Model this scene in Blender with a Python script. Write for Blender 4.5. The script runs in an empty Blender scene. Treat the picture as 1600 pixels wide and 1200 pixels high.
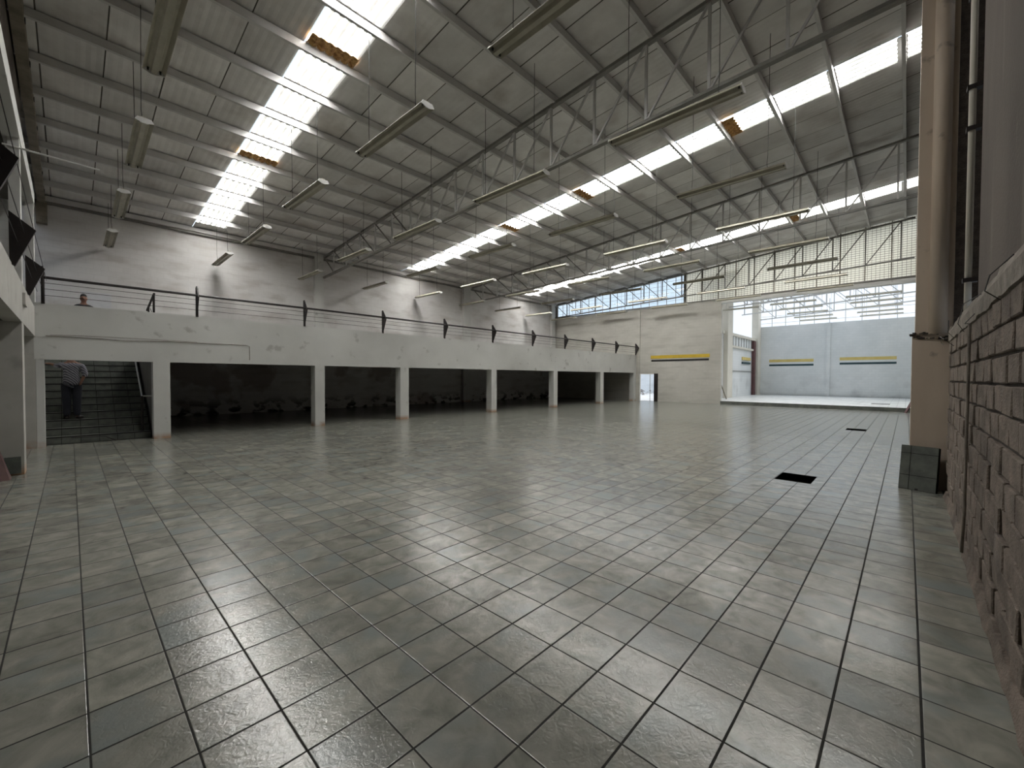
import bpy, math, random
from mathutils import Vector, Matrix
random.seed(7)
SC = bpy.context.scene
COL = SC.collection

# ------------------------------------------------------------------ camera
T = 0.33
F_PX = 652.384; YAW = 0.7572956; PITCH = -0.0203457; ROLL = 0.0036098
CAM = Vector((-0.121958*T, -4.756818*T, 5.0113176*T))
cd = bpy.data.cameras.new('camera'); cam = bpy.data.objects.new('camera', cd); COL.objects.link(cam)
fw = Vector((math.cos(YAW)*math.cos(PITCH), math.sin(YAW)*math.cos(PITCH), math.sin(PITCH)))
rt = Vector((math.sin(YAW), -math.cos(YAW), 0)); up = rt.cross(fw)
r2 = rt*math.cos(ROLL)+up*math.sin(ROLL); u2 = -rt*math.sin(ROLL)+up*math.cos(ROLL)
m = Matrix.Identity(4)
for i in range(3):
    m[i][0] = r2[i]; m[i][1] = u2[i]; m[i][2] = -fw[i]; m[i][3] = CAM[i]
cam.matrix_world = m
cd.sensor_width = 36; cd.lens = F_PX/1600*36; cd.shift_y = 3.2/1600; cd.clip_start = .05; cd.clip_end = 500
SC.camera = cam

# ------------------------------------------------------------------ sky and exposure
SKY = 1.15
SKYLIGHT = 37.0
w = bpy.data.worlds.new('sky'); SC.world = w; w.use_nodes = True
nt = w.node_tree; bg = nt.nodes['Background']
tc = nt.nodes.new('ShaderNodeTexCoord'); nz = nt.nodes.new('ShaderNodeTexNoise'); nz.inputs['Scale'].default_value = 1.6
rp = nt.nodes.new('ShaderNodeValToRGB'); rp.color_ramp.elements[0].position = .35; rp.color_ramp.elements[1].position = .7
rp.color_ramp.elements[0].color = (.68, .81, .97, 1); rp.color_ramp.elements[1].color = (.80, .88, .97, 1)
nt.links.new(tc.outputs['Generated'], nz.inputs['Vector']); nt.links.new(nz.outputs['Fac'], rp.inputs['Fac'])
nt.links.new(rp.outputs['Color'], bg.inputs['Color']); bg.inputs['Strength'].default_value = SKY
sd = bpy.data.lights.new('fill_sun', 'SUN'); sd.energy = 2.6; sd.angle = math.radians(75); sd.color = (1, .98, .95)  # broad soft sun added to brighten the second hall and end windows
so = bpy.data.objects.new('fill_sun', sd); COL.objects.link(so); so.rotation_euler = (math.radians(8), math.radians(34), 0)
SC.view_settings.view_transform = 'Standard'; SC.view_settings.look = 'None'
SC.view_settings.gamma = 1; SC.view_settings.use_curve_mapping = False
SC.view_settings.exposure = 0.15
SC.cycles.use_denoising = True
SC.cycles.max_bounces = 10; SC.cycles.diffuse_bounces = 6; SC.cycles.glossy_bounces = 4
SC.cycles.transparent_max_bounces = 12
SC.cycles.sample_clamp_indirect = 6
SC.cycles.caustics_reflective = False; SC.cycles.caustics_refractive = False

# ------------------------------------------------------------------ helpers
class MB:
    """collects boxes, bars, sheets; build() links them as one mesh object"""
    def __init__(s): s.v = []; s.f = []
    def face(s, pts):
        n = len(s.v); s.v += [tuple(p) for p in pts]; s.f.append(tuple(range(n, n+len(pts)))); return s
    def hexa(s, p):
        n = len(s.v); s.v += [tuple(q) for q in p]
        for a in ((0,3,2,1),(4,5,6,7),(0,1,5,4),(1,2,6,5),(2,3,7,6),(3,0,4,7)):
            s.f.append(tuple(n+i for i in a))
        return s
    def box(s, x0, x1, y0, y1, z0, z1):
        return s.hexa([(x0,y0,z0),(x1,y0,z0),(x1,y1,z0),(x0,y1,z0),(x0,y0,z1),(x1,y0,z1),(x1,y1,z1),(x0,y1,z1)])
    def bar(s, a, b, w, h=None, upv=(0,0,1)):
        h = h or w
        a = Vector(a); b = Vector(b); d = (b-a).normalized(); u = Vector(upv)
        if abs(d.dot(u)) > .98: u = Vector((1,0,0))
        r = d.cross(u).normalized(); u = r.cross(d)
        r = r*(w/2); u = u*(h/2)
        return s.hexa([a-r-u, a+r-u, b+r-u, b-r-u, a-r+u, a+r+u, b+r+u, b-r+u])
    def tube(s, pts, r, n=8, cap=True):
        pts = [Vector(p) for p in pts]; rings = []
        rr = r if isinstance(r, (list, tuple)) else [r]*len(pts)
        for i, p in enumerate(pts):
            d = (pts[min(i+1, len(pts)-1)]-pts[max(i-1, 0)]).normalized()
            u = Vector((0,0,1)) if abs(d.z) < .95 else Vector((1,0,0))
            x = d.cross(u).normalized(); y = x.cross(d)
            b = len(s.v)
            for k in range(n):
                t = 2*math.pi*k/n; s.v.append(tuple(p+x*(rr[i]*math.cos(t))+y*(rr[i]*math.sin(t))))
            rings.append(b)
        for a, b in zip(rings, rings[1:]):
            for k in range(n):
                s.f.append((a+k, a+(k+1)%n, b+(k+1)%n, b+k))
        if cap:
            s.f.append(tuple(rings[0]+k for k in reversed(range(n)))); s.f.append(tuple(rings[-1]+k for k in range(n)))
        return s
    def prism(s, poly, axis, a, b):
        """extrude a 2-D polygon along axis (0,1,2) from a to b"""
        def P(q, c):
            l = list(q); l.insert(axis, c); return tuple(l)
        n = len(s.v); k = len(poly)
        s.v += [P(q, a) for q in poly]+[P(q, b) for q in poly]
        s.f.append(tuple(range(n, n+k))); s.f.append(tuple(reversed(range(n+k, n+2*k))))
        for i in range(k):
            j = (i+1) % k; s.f.append((n+i, n+k+i, n+k+j, n+j))
        return s
    def mesh(s, name, mt):
        me = bpy.data.meshes.new(name); me.from_pydata(s.v, [], s.f); me.materials.append(mt)
        me.validate(); me.update(); return me
    def build(s, name, mt, parent=None, loc=None, smooth=False):
        me = s.mesh(name, mt)
        import bmesh
        bm = bmesh.new(); bm.from_mesh(me); bmesh.ops.recalc_face_normals(bm, faces=bm.faces[:]); bm.to_mesh(me); bm.free()
        if smooth:
            for p in me.polygons: p.use_smooth = True
        return link(name, me, parent, loc)
def link(name, me, parent=None, loc=None, rot=None):
    o = bpy.data.objects.new(name, me); COL.objects.link(o)
    if parent: o.parent = parent
    if loc is not None: o.location = loc
    if rot is not None: o.rotation_euler = rot
    return o
def tag(o, label=None, cat=None, group=None, kind=None):
    if label: o['label'] = label
    if cat: o['category'] = cat
    if group: o['group'] = group
    if kind: o['kind'] = kind
    return o
def empty(name, loc=(0,0,0), label=None, cat=None, group=None, kind=None, rot=None):
    o = bpy.data.objects.new(name, None); COL.objects.link(o); o.location = loc
    if rot: o.rotation_euler = rot
    return tag(o, label, cat, group, kind)
def struct(o, label): return tag(o, label, kind='structure')

def mat(name, c1, c2=None, rough=.7, scale=3., bump=0., bscale=None, metal=0., spec=.5, detail=5, stretch=(1,1,1), lo=.35, hi=.65, extra=None):
    """diffuse-gloss material whose colour wanders between c1 and c2 with noise in world space"""
    mt = bpy.data.materials.new(name); mt.use_nodes = True; t = mt.node_tree; N = t.nodes; L = t.links
    b = N['Principled BSDF']; b.inputs['Roughness'].default_value = rough; b.inputs['Metallic'].default_value = metal
    b.inputs['Specular IOR Level'].default_value = spec
    g = N.new('ShaderNodeNewGeometry'); mp = N.new('ShaderNodeMapping'); mp.inputs['Scale'].default_value = stretch
    L.new(g.outputs['Position'], mp.inputs['Vector'])
    n = N.new('ShaderNodeTexNoise'); n.inputs['Scale'].default_value = scale; n.inputs['Detail'].default_value = detail
    n.inputs['Roughness'].default_value = .6; L.new(mp.outputs['Vector'], n.inputs['Vector'])
    r = N.new('ShaderNodeValToRGB'); r.color_ramp.elements[0].position = lo; r.color_ramp.elements[1].position = hi
    r.color_ramp.elements[0].color = (*c1, 1); r.color_ramp.elements[1].color = (*(c2 or c1), 1)
    L.new(n.outputs['Fac'], r.inputs['Fac']); col = r.outputs['Color']
    if extra: col = extra(t, col, g)
    L.new(col, b.inputs['Base Color'])
    if bump:
        n2 = N.new('ShaderNodeTexNoise'); n2.inputs['Scale'].default_value = bscale or scale*8; n2.inputs['Detail'].default_value = 4
        L.new(g.outputs['Position'], n2.inputs['Vector'])
        bp = N.new('ShaderNodeBump'); bp.inputs['Strength'].default_value = 1.; bp.inputs['Distance'].default_value = bump
        L.new(n2.outputs['Fac'], bp.inputs['Height']); L.new(bp.outputs['Normal'], b.inputs['Normal'])
    return mt
def mixc(t, fac, a, b):
    n = t.nodes.new('ShaderNodeMix'); n.data_type = 'RGBA'
    t.links.new(fac, n.inputs['Factor']) if not isinstance(fac, float) else setattr(n.inputs['Factor'], 'default_value', fac)
    for s, v in ((6, a), (7, b)):
        if isinstance(v, tuple): n.inputs[s].default_value = (*v, 1)
        else: t.links.new(v, n.inputs[s])
    return n.outputs[2]
def stain(color, scale, lo, hi, zlo=None, zhi=None, amount=1., stretch=(1,1,1), seed=0.):
    """a dirt / damp patch layer: noise mask, optionally kept to a band of heights (rising damp)"""
    def f(t, col, g):
        N = t.nodes; L = t.links
        mp = N.new('ShaderNodeMapping'); mp.inputs['Scale'].default_value = stretch; mp.inputs['Location'].default_value = (seed, seed, seed)
        L.new(g.outputs['Position'], mp.inputs['Vector'])
        n = N.new('ShaderNodeTexNoise'); n.inputs['Scale'].default_value = scale; n.inputs['Detail'].default_value = 6; L.new(mp.outputs['Vector'], n.inputs['Vector'])
        mr = N.new('ShaderNodeMapRange'); mr.inputs['From Min'].default_value = lo; mr.inputs['From Max'].default_value = hi
        mr.inputs['To Max'].default_value = amount; L.new(n.outputs['Fac'], mr.inputs['Value']); fac = mr.outputs['Result']
        if zlo is not None:
            sx = N.new('ShaderNodeSeparateXYZ'); L.new(g.outputs['Position'], sx.inputs[0])
            m2 = N.new('ShaderNodeMapRange'); m2.inputs['From Min'].default_value = zhi; m2.inputs['From Max'].default_value = zlo
            L.new(sx.outputs['Z'], m2.inputs['Value'])
            mu = N.new('ShaderNodeMath'); mu.operation = 'MULTIPLY'; L.new(fac, mu.inputs[0]); L.new(m2.outputs['Result'], mu.inputs[1]); fac = mu.outputs[0]
        return mixc(t, fac, col, color)
    return f
def chain(*fs):
    def f(t, col, g):
        for q in fs: col = q(t, col, g)
        return col
    return f
def courses(axis, bw=.4, bh=.2, depth=.004, dark=.93):
    """painted-over block courses: fine relief and joints on a wall seen from afar"""
    def f(t, col, g):
        N = t.nodes; L = t.links
        sx = N.new('ShaderNodeSeparateXYZ'); L.new(g.outputs['Position'], sx.inputs[0]); cx = N.new('ShaderNodeCombineXYZ')
        L.new(sx.outputs['X' if axis == 'x' else 'Y'], cx.inputs['X']); L.new(sx.outputs['Z'], cx.inputs['Y'])
        br = N.new('ShaderNodeTexBrick'); br.inputs['Scale'].default_value = 1; br.inputs['Brick Width'].default_value = bw; br.inputs['Row Height'].default_value = bh
        br.inputs['Mortar Size'].default_value = .012; br.inputs['Color1'].default_value = (1,1,1,1); br.inputs['Color2'].default_value = (.96,.96,.96,1)
        br.inputs['Mortar'].default_value = (dark,dark,dark,1); L.new(cx.outputs[0], br.inputs['Vector'])
        mu = N.new('ShaderNodeMix'); mu.data_type = 'RGBA'; mu.blend_type = 'MULTIPLY'; mu.inputs['Factor'].default_value = 1
        L.new(col, mu.inputs[6]); L.new(br.outputs['Color'], mu.inputs[7])
        return mu.outputs[2]
    return f

# ------------------------------------------------------------------ materials
def tile_material(name, c1, c2, c3, rough, bump):
    mt = bpy.data.materials.new(name); mt.use_nodes = True; t = mt.node_tree; N = t.nodes; L = t.links; b = N['Principled BSDF']
    g = N.new('ShaderNodeNewGeometry')
    dv = N.new('ShaderNodeVectorMath'); dv.operation = 'DIVIDE'; dv.inputs[1].default_value = (T, T, T); lift = N.new('ShaderNodeVectorMath'); lift.inputs[1].default_value = (0, 0, .1); L.new(g.outputs['Position'], lift.inputs[0]); L.new(lift.outputs[0], dv.inputs[0])
    fl = N.new('ShaderNodeVectorMath'); fl.operation = 'FLOOR'; L.new(dv.outputs[0], fl.inputs[0])
    wn = N.new('ShaderNodeTexWhiteNoise'); L.new(fl.outputs[0], wn.inputs['Vector'])
    off = N.new('ShaderNodeVectorMath'); off.operation = 'SCALE'; off.inputs['Scale'].default_value = 9; L.new(wn.outputs['Color'], off.inputs[0])
    ad = N.new('ShaderNodeVectorMath'); L.new(g.outputs['Position'], ad.inputs[0]); L.new(off.outputs[0], ad.inputs[1])
    n1 = N.new('ShaderNodeTexNoise'); n1.inputs['Scale'].default_value = 5.; n1.inputs['Detail'].default_value = 5; n1.inputs['Roughness'].default_value = .55; n1.inputs['Distortion'].default_value = .6; L.new(ad.outputs[0], n1.inputs['Vector'])
    r = N.new('ShaderNodeValToRGB'); e = r.color_ramp.elements; e[0].position = .3; e[1].position = .7
    e[0].color = (*c1, 1); e[1].color = (*c2, 1); L.new(n1.outputs['Fac'], r.inputs['Fac'])
    n3 = N.new('ShaderNodeTexNoise'); n3.inputs['Scale'].default_value = 2.2; n3.inputs['Detail'].default_value = 3; L.new(ad.outputs[0], n3.inputs['Vector'])
    mr = N.new('ShaderNodeMapRange'); mr.inputs['From Min'].default_value = .5; mr.inputs['From Max'].default_value = .68; L.new(n3.outputs['Fac'], mr.inputs['Value'])
    c = mixc(t, mr.outputs['Result'], r.outputs['Color'], c3)
    hs = N.new('ShaderNodeHueSaturation'); m2 = N.new('ShaderNodeMapRange'); m2.inputs['To Min'].default_value = .86; m2.inputs['To Max'].default_value = 1.12
    L.new(wn.outputs['Value'], m2.inputs['Value']); L.new(m2.outputs['Result'], hs.inputs['Value']); L.new(c, hs.inputs['Color'])
    # scuffs left by traffic
    n5 = N.new('ShaderNodeTexNoise'); n5.inputs['Scale'].default_value = .55; n5.inputs['Detail'].default_value = 7; L.new(g.outputs['Position'], n5.inputs['Vector'])
    m5 = N.new('ShaderNodeMapRange'); m5.inputs['From Min'].default_value = .56; m5.inputs['From Max'].default_value = .75; m5.inputs['To Max'].default_value = .35; L.new(n5.outputs['Fac'], m5.inputs['Value'])
    c2_ = mixc(t, m5.outputs['Result'], hs.outputs['Color'], (.16, .15, .13)); L.new(c2_, b.inputs['Base Color'])
    n4 = N.new('ShaderNodeTexNoise'); n4.inputs['Scale'].default_value = 30; n4.inputs['Detail'].default_value = 3; n4.inputs['Distortion'].default_value = 1.2; L.new(ad.outputs[0], n4.inputs['Vector'])
    n6 = N.new('ShaderNodeTexNoise'); n6.inputs['Scale'].default_value = 2.5; L.new(ad.outputs[0], n6.inputs['Vector'])
    sm = N.new('ShaderNodeMath'); sm.operation = 'MULTIPLY_ADD'; sm.inputs[1].default_value = 2.5; L.new(n6.outputs['Fac'], sm.inputs[0]); L.new(n4.outputs['Fac'], sm.inputs[2])
    bp = N.new('ShaderNodeBump'); bp.inputs['Distance'].default_value = bump; L.new(sm.outputs[0], bp.inputs['Height']); L.new(bp.outputs['Normal'], b.inputs['Normal'])
    b.inputs['Roughness'].default_value = rough; b.inputs['Specular IOR Level'].default_value = .65
    return mt
M = {}
M['tile'] = tile_material('slate_look_tile', (.165, .168, .143), (.315, .306, .265), (.21, .232, .22), .20, .0013)
M['tile_pale'] = tile_material('pale_tile', (.68, .70, .69), (.78, .79, .78), (.74, .76, .76), .35, .001)
M['stair_tile'] = mat('stair_tile', (.085, .095, .085), (.15, .16, .14), rough=.45, scale=5)
M['grout'] = mat('dark_grout', (.010, .010, .008), (.018, .017, .014), rough=.9, scale=20)
M['white_wall'] = mat('white_painted_blocks', (.66, .64, .63), (.78, .77, .76), rough=.8, scale=.35, bump=.002, bscale=40,
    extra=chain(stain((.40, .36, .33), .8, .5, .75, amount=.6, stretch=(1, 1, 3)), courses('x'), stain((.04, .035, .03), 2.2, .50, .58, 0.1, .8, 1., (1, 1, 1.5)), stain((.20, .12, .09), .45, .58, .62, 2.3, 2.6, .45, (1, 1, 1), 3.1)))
M['far_wall'] = mat('far_wall_paint', (.50, .485, .445), (.60, .585, .54), rough=.8, scale=.4, bump=.002, bscale=40,
    extra=chain(stain((.40, .39, .355), .7, .5, .7, amount=.5, stretch=(1, 1, 5)), courses('y')))
M['hall_wall'] = mat('hall_wall_paint', (.72, .745, .75), (.82, .83, .835), rough=.8, scale=.4, bump=.002, bscale=40,
    extra=chain(stain((.47, .47, .48), .9, .52, .7, .2, 2.4, .7), courses('y')))
M['mezz'] = mat('mezzanine_paint', (.60, .60, .58), (.70, .70, .68), rough=.7, scale=.5, bump=.001, bscale=30,
    extra=chain(stain((.30, .29, .27), 2.6, .64, .72, amount=.5), stain((.40, .22, .12), 3., .3, .5, .02, .16, .9)))
M['pier'] = mat('pier_paint', (.40, .39, .36), (.50, .49, .46), rough=.75, scale=.9, bump=.001, bscale=30,
    extra=chain(stain((.24, .22, .20), 2., .58, .7, amount=.5), stain((.36, .20, .11), 3., .3, .5, .02, .2, .9)))
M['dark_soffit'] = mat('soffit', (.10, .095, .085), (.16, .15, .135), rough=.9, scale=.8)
M['column'] = mat('beige_column', (.58, .475, .375), (.70, .59, .48), rough=.6, scale=1.2, bump=.0015, bscale=14, stretch=(1, 1, .25),
    extra=chain(stain((.13, .10, .08), 3.5, .62, .72, amount=.7)))
M['block'] = mat('bare_block', (.12, .096, .077), (.235, .19, .157), rough=.95, scale=6, bump=.012, bscale=55,
    extra=chain(stain((.33, .29, .26), 2.2, .62, .72, amount=.45), stain((.05, .04, .033), 1.4, .52, .7, amount=.6)))
M['mortar'] = mat('dark_mortar', (.035, .027, .022), (.065, .052, .043), rough=.95, scale=9, bump=.012, bscale=40)
M['ledge'] = mat('cement_render', (.14, .12, .10), (.27, .235, .20), rough=.9, scale=4, bump=.01, bscale=22,
    extra=stain((.12, .095, .08), 5, .56, .68, amount=.8, stretch=(1, 1, 1)))
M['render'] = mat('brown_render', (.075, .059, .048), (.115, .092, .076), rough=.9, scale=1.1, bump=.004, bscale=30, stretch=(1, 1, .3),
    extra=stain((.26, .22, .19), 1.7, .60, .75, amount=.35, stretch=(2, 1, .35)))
M['sheet'] = mat('fibre_cement', (.74, .725, .71), (.86, .85, .84), rough=.85, scale=1.4, bump=.002, bscale=30,
    extra=stain((.48, .44, .41), .9, .55, .75, amount=.7))
def sheet_tone():
    t = M['sheet'].node_tree; N = t.nodes; L = t.links; b = N['Principled BSDF']; src = b.inputs['Base Color'].links[0].from_socket
    oi = N.new('ShaderNodeObjectInfo'); mr = N.new('ShaderNodeMapRange'); mr.inputs['To Min'].default_value = .82; mr.inputs['To Max'].default_value = 1.08
    hs = N.new('ShaderNodeHueSaturation'); L.new(oi.outputs['Random'], mr.inputs['Value']); L.new(mr.outputs[0], hs.inputs['Value']); L.new(src, hs.inputs['Color']); L.new(hs.outputs[0], b.inputs['Base Color'])
sheet_tone()
M['steel'] = mat('grey_steel', (.54, .535, .525), (.62, .615, .605), rough=.5, scale=2, spec=.5)
M['steel_dark'] = mat('chord_steel', (.17, .165, .15), (.25, .24, .22), rough=.5, scale=2)
M['rafter'] = mat('rafter_paint', (.17, .145, .11), (.28, .245, .19), rough=.8, scale=3, bump=.003, bscale=25)
M['rust'] = mat('rust', (.22, .09, .025), (.62, .38, .14), rough=.8, scale=14)
M['black'] = mat('black_paint', (.012, .009, .009), (.022, .016, .015), rough=.5, scale=6)
M['wire'] = mat('black_wire', (.015, .014, .013), rough=.6)
M['fix'] = mat('aged_enamel', (.40, .375, .30), (.50, .475, .39), rough=.45, scale=4)
M['fixdark'] = mat('lamp_holder', (.05, .045, .04), rough=.6)
M['white'] = mat('white_enamel', (.72, .72, .70), (.80, .80, .78), rough=.5, scale=5)
M['yellow'] = mat('yellow_band', (.58, .40, .03), (.66, .46, .05), rough=.7, scale=3)
M['yellow_pale'] = mat('yellow_band_faded', (.66, .50, .15), (.72, .58, .22), rough=.7, scale=3)
M['blackband'] = mat('black_band', (.012, .013, .011), (.02, .02, .018), rough=.7)
M['greenband'] = mat('dark_green_band', (.02, .05, .06), (.03, .07, .08), rough=.7)
M['cream'] = mat('cream_paint', (.66, .62, .54), (.74, .70, .62), rough=.7, scale=1)
M['maroon'] = mat('maroon_paint', (.10, .045, .045), (.14, .06, .06), rough=.6)
M['pit'] = mat('pit_earth', (.02, .018, .012), (.05, .045, .03), rough=.95, scale=12, bump=.01)
M['ground'] = mat('yard_ground', (.55, .55, .55), (.68, .67, .66), rough=.9, scale=1)
M['rubble'] = mat('rubble', (.20, .19, .18), (.45, .43, .42), rough=.95, scale=6)
M['wood'] = mat('dark_board', (.05, .02, .018), (.09, .035, .03), rough=.7, scale=5)
M['skin'] = mat('skin', (.20, .10, .065), (.26, .135, .09), rough=.6, scale=8)
M['hair'] = mat('hair', (.01, .009, .008), rough=.6)
M['jacket'] = mat('dark_jacket', (.015, .014, .015), (.025, .023, .025), rough=.8)
M['trousers'] = mat('navy_trousers', (.010, .011, .018), (.018, .02, .03), rough=.85)
M['paper'] = mat('paper', (.60, .60, .62), (.68, .68, .70), rough=.8)
def striped():
    mt = mat('striped_cotton', (.16, .16, .18), rough=.85); t = mt.node_tree; N = t.nodes; L = t.links
    tcn = N.new('ShaderNodeTexCoord'); wv = N.new('ShaderNodeTexWave'); wv.inputs['Scale'].default_value = 9; wv.inputs['Distortion'].default_value = 3; wv.bands_direction = 'DIAGONAL'
    L.new(tcn.outputs['Object'], wv.inputs['Vector']); c = mixc(t, wv.outputs['Fac'], (.05, .05, .07), (.34, .34, .38)); L.new(c, N['Principled BSDF'].inputs['Base Color']); return mt
M['shirt'] = striped()
def glass():
    mt = bpy.data.materials.new('thin_glass'); mt.use_nodes = True; t = mt.node_tree; N = t.nodes; L = t.links; N.remove(N['Principled BSDF'])
    o = N['Material Output']; tr = N.new('ShaderNodeBsdfTransparent'); gl = N.new('ShaderNodeBsdfGlossy'); gl.inputs['Roughness'].default_value = .02
    mx = N.new('ShaderNodeMixShader'); mx.inputs[0].default_value = .05; tr.inputs['Color'].default_value = (.93, .96, .97, 1)
    L.new(tr.outputs[0], mx.inputs[1]); L.new(gl.outputs[0], mx.inputs[2]); L.new(mx.outputs[0], o.inputs['Surface']); return mt
M['glass'] = glass()
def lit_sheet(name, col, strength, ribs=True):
    """emission in place of daylight through ribbed plastic, with the rib shading painted in"""
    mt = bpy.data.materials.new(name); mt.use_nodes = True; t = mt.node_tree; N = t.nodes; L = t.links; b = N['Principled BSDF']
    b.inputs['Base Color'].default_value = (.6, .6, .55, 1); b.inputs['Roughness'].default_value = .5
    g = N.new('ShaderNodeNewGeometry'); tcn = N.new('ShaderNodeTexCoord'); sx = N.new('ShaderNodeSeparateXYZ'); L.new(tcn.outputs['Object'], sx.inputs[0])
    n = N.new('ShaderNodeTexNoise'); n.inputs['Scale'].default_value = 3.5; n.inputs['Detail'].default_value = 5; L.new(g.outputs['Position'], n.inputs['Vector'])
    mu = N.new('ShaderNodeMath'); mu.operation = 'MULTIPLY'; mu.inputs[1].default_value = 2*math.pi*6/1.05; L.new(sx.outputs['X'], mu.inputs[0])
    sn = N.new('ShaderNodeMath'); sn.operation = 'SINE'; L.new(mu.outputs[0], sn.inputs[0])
    mr = N.new('ShaderNodeMapRange'); mr.inputs['From Min'].default_value = -1; mr.inputs['To Min'].default_value = .0125; mr.inputs['To Max'].default_value = 1.0; mr.interpolation_type = 'SMOOTHERSTEP'; mr.inputs['From Min'].default_value = -.05; mr.inputs['From Max'].default_value = .8; L.new(sn.outputs[0], mr.inputs['Value'])  # bright ridges and dark grooves painted into the emission
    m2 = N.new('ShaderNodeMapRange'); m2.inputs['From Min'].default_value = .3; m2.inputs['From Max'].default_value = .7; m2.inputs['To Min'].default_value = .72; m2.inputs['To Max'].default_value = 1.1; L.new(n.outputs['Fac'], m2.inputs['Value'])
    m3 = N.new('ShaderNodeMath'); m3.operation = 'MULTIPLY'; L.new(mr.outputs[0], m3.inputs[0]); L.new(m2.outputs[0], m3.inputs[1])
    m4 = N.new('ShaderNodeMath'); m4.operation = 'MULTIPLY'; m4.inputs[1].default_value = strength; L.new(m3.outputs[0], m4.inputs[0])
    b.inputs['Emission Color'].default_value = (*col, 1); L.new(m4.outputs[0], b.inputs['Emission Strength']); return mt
M['skylight'] = lit_sheet('emissive_skylight', (1., .985, .95), SKYLIGHT)
def translucent(name, col):
    mt = bpy.data.materials.new(name); mt.use_nodes = True; t = mt.node_tree; N = t.nodes; L = t.links; N.remove(N['Principled BSDF'])
    o = N['Material Output']; tr = N.new('ShaderNodeBsdfTranslucent'); df = N.new('ShaderNodeBsdfDiffuse'); mx = N.new('ShaderNodeMixShader'); mx.inputs[0].default_value = .1
    tr.inputs['Color'].default_value = (*col, 1); df.inputs['Color'].default_value = (*col, 1)
    L.new(tr.outputs[0], mx.inputs[1]); L.new(df.outputs[0], mx.inputs[2]); L.new(mx.outputs[0], o.inputs['Surface']); return mt
M['lattice'] = translucent('cream_fibreglass', (.96, .935, .86))

# ------------------------------------------------------------------ layout constants
XF = 28.5        # end wall with the opening
YB = 20.3        # wall behind the mezzanine
YR = -2.0        # bare block wall beside the camera
XL = -0.58       # gallery front on the left
YM = 12.85       # mezzanine front
def zr(y): return 7.89+.0832*(YB-y)          # roof underside
def zc(y): return 7.70+.0815*(20.2-y)        # truss top chord
def zb(y): return 6.70+.0395*(20.2-y)        # truss bottom chord
PY = [-.05+1.345*k for k in range(-1, 16)]   # purlin lines

# ------------------------------------------------------------------ floor, individually laid tiles
floor = empty('floor', (0, 0, 0)); struct(floor, 'large hall floor of grey green slate look tiles with dark joints')
pits = [(7.92, 8.58, -.50, -.01), (17.16, 17.82, -.64, -.15)]
g = MB()
xs = [-4.2, 7.92, 8.58, 17.16, 17.82, XF]
def slab(x0, x1, holes):
    ys = [-2.3]+[c for h in holes for c in h]+[20.5]
    for a, b in zip(ys[::2], ys[1::2]): g.box(x0, x1, a, b, -.12, -.0007)
slab(-4.2, 7.92, []); slab(7.92, 8.58, [(-.5, -.01)]); slab(8.58, 17.16, []); slab(17.16, 17.82, [(-.64, -.15)]); slab(17.82, XF+.3, [])
g.build('grout_bed', M['grout'], floor)
for x0, x1, y0, y1 in pits:
    p = MB(); p.box(x0-.05, x1+.05, y0-.05, y1+.05, -.62, -.55)
    p.box(x0-.05, x0, y0-.05, y1+.05, -.6, -.005).box(x1, x1+.05, y0-.05, y1+.05, -.6, -.005).box(x0, x1, y0-.05, y0, -.6, -.005).box(x0, x1, y1, y1+.05, -.6, -.005)
    p.build('floor_pit', M['pit'], floor)
def tile_rect(ix, iy):
    gx = .0042; gy = .0055
    return ix*T+gx, ix*T+T-gx, iy*T+gy, iy*T+T-gy
tiles = []
for ix in range(-12, 87):
    for iy in range(-6, 62):
        x0, x1, y0, y1 = tile_rect(ix, iy)
        y0 = max(y0, YR+.01)
        if x1 > XF: x1 = XF
        if y1-y0 < .02 or x1-x0 < .02: continue
        if ix < -2 and iy > 38: continue
        if ix < 5 and iy > 39: continue                # under the stair
        cut = False
        for a, b, c, d in pits:
            if x1 > a+.01 and x0 < b-.01 and y1 > c+.01 and y0 < d-.01:
                cut = True
                if y0 < c-.02: tiles.append((ix, iy, x0, x1, y0, c))
                if y1 > d+.02: tiles.append((ix, iy, x0, x1, d, y1))
        if not cut: tiles.append((ix, iy, x0, x1, y0, y1))
Rm = (r2, u2, fw)
def vis(t):
    p = Vector(((t[2]+t[3])/2, (t[4]+t[5])/2, 0))-CAM
    z = p.dot(fw)
    if z < .2: return 0
    x = p.dot(r2)/z*F_PX; y = -p.dot(u2)/z*F_PX
    if abs(x) > 840 or y > 640: return 0
    return 1/(p.length**3)
tiles.sort(key=vis, reverse=True)
TB = MB(); h = .5-.0035/T; k = .0022/T
sx, sy = T/2-.0042, T/2-.0055; b_ = .0025
TB.v = [(-sx,-sy,-.006),(sx,-sy,-.006),(sx,sy,-.006),(-sx,sy,-.006),(-sx,-sy,-.0005),(sx,-sy,-.0005),(sx,sy,-.0005),(-sx,sy,-.0005),(-sx+b_,-sy+b_,0),(sx-b_,-sy+b_,0),(sx-b_,sy-b_,0),(-sx+b_,sy-b_,0)]
TB.f = [(0,1,5,4),(1,2,6,5),(2,3,7,6),(3,0,4,7),(4,5,9,8),(5,6,10,9),(6,7,11,10),(7,4,8,11),(8,9,10,11)]
tmesh = TB.mesh('tile', M['tile'])
rest = MB(); n_ind = 0
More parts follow.
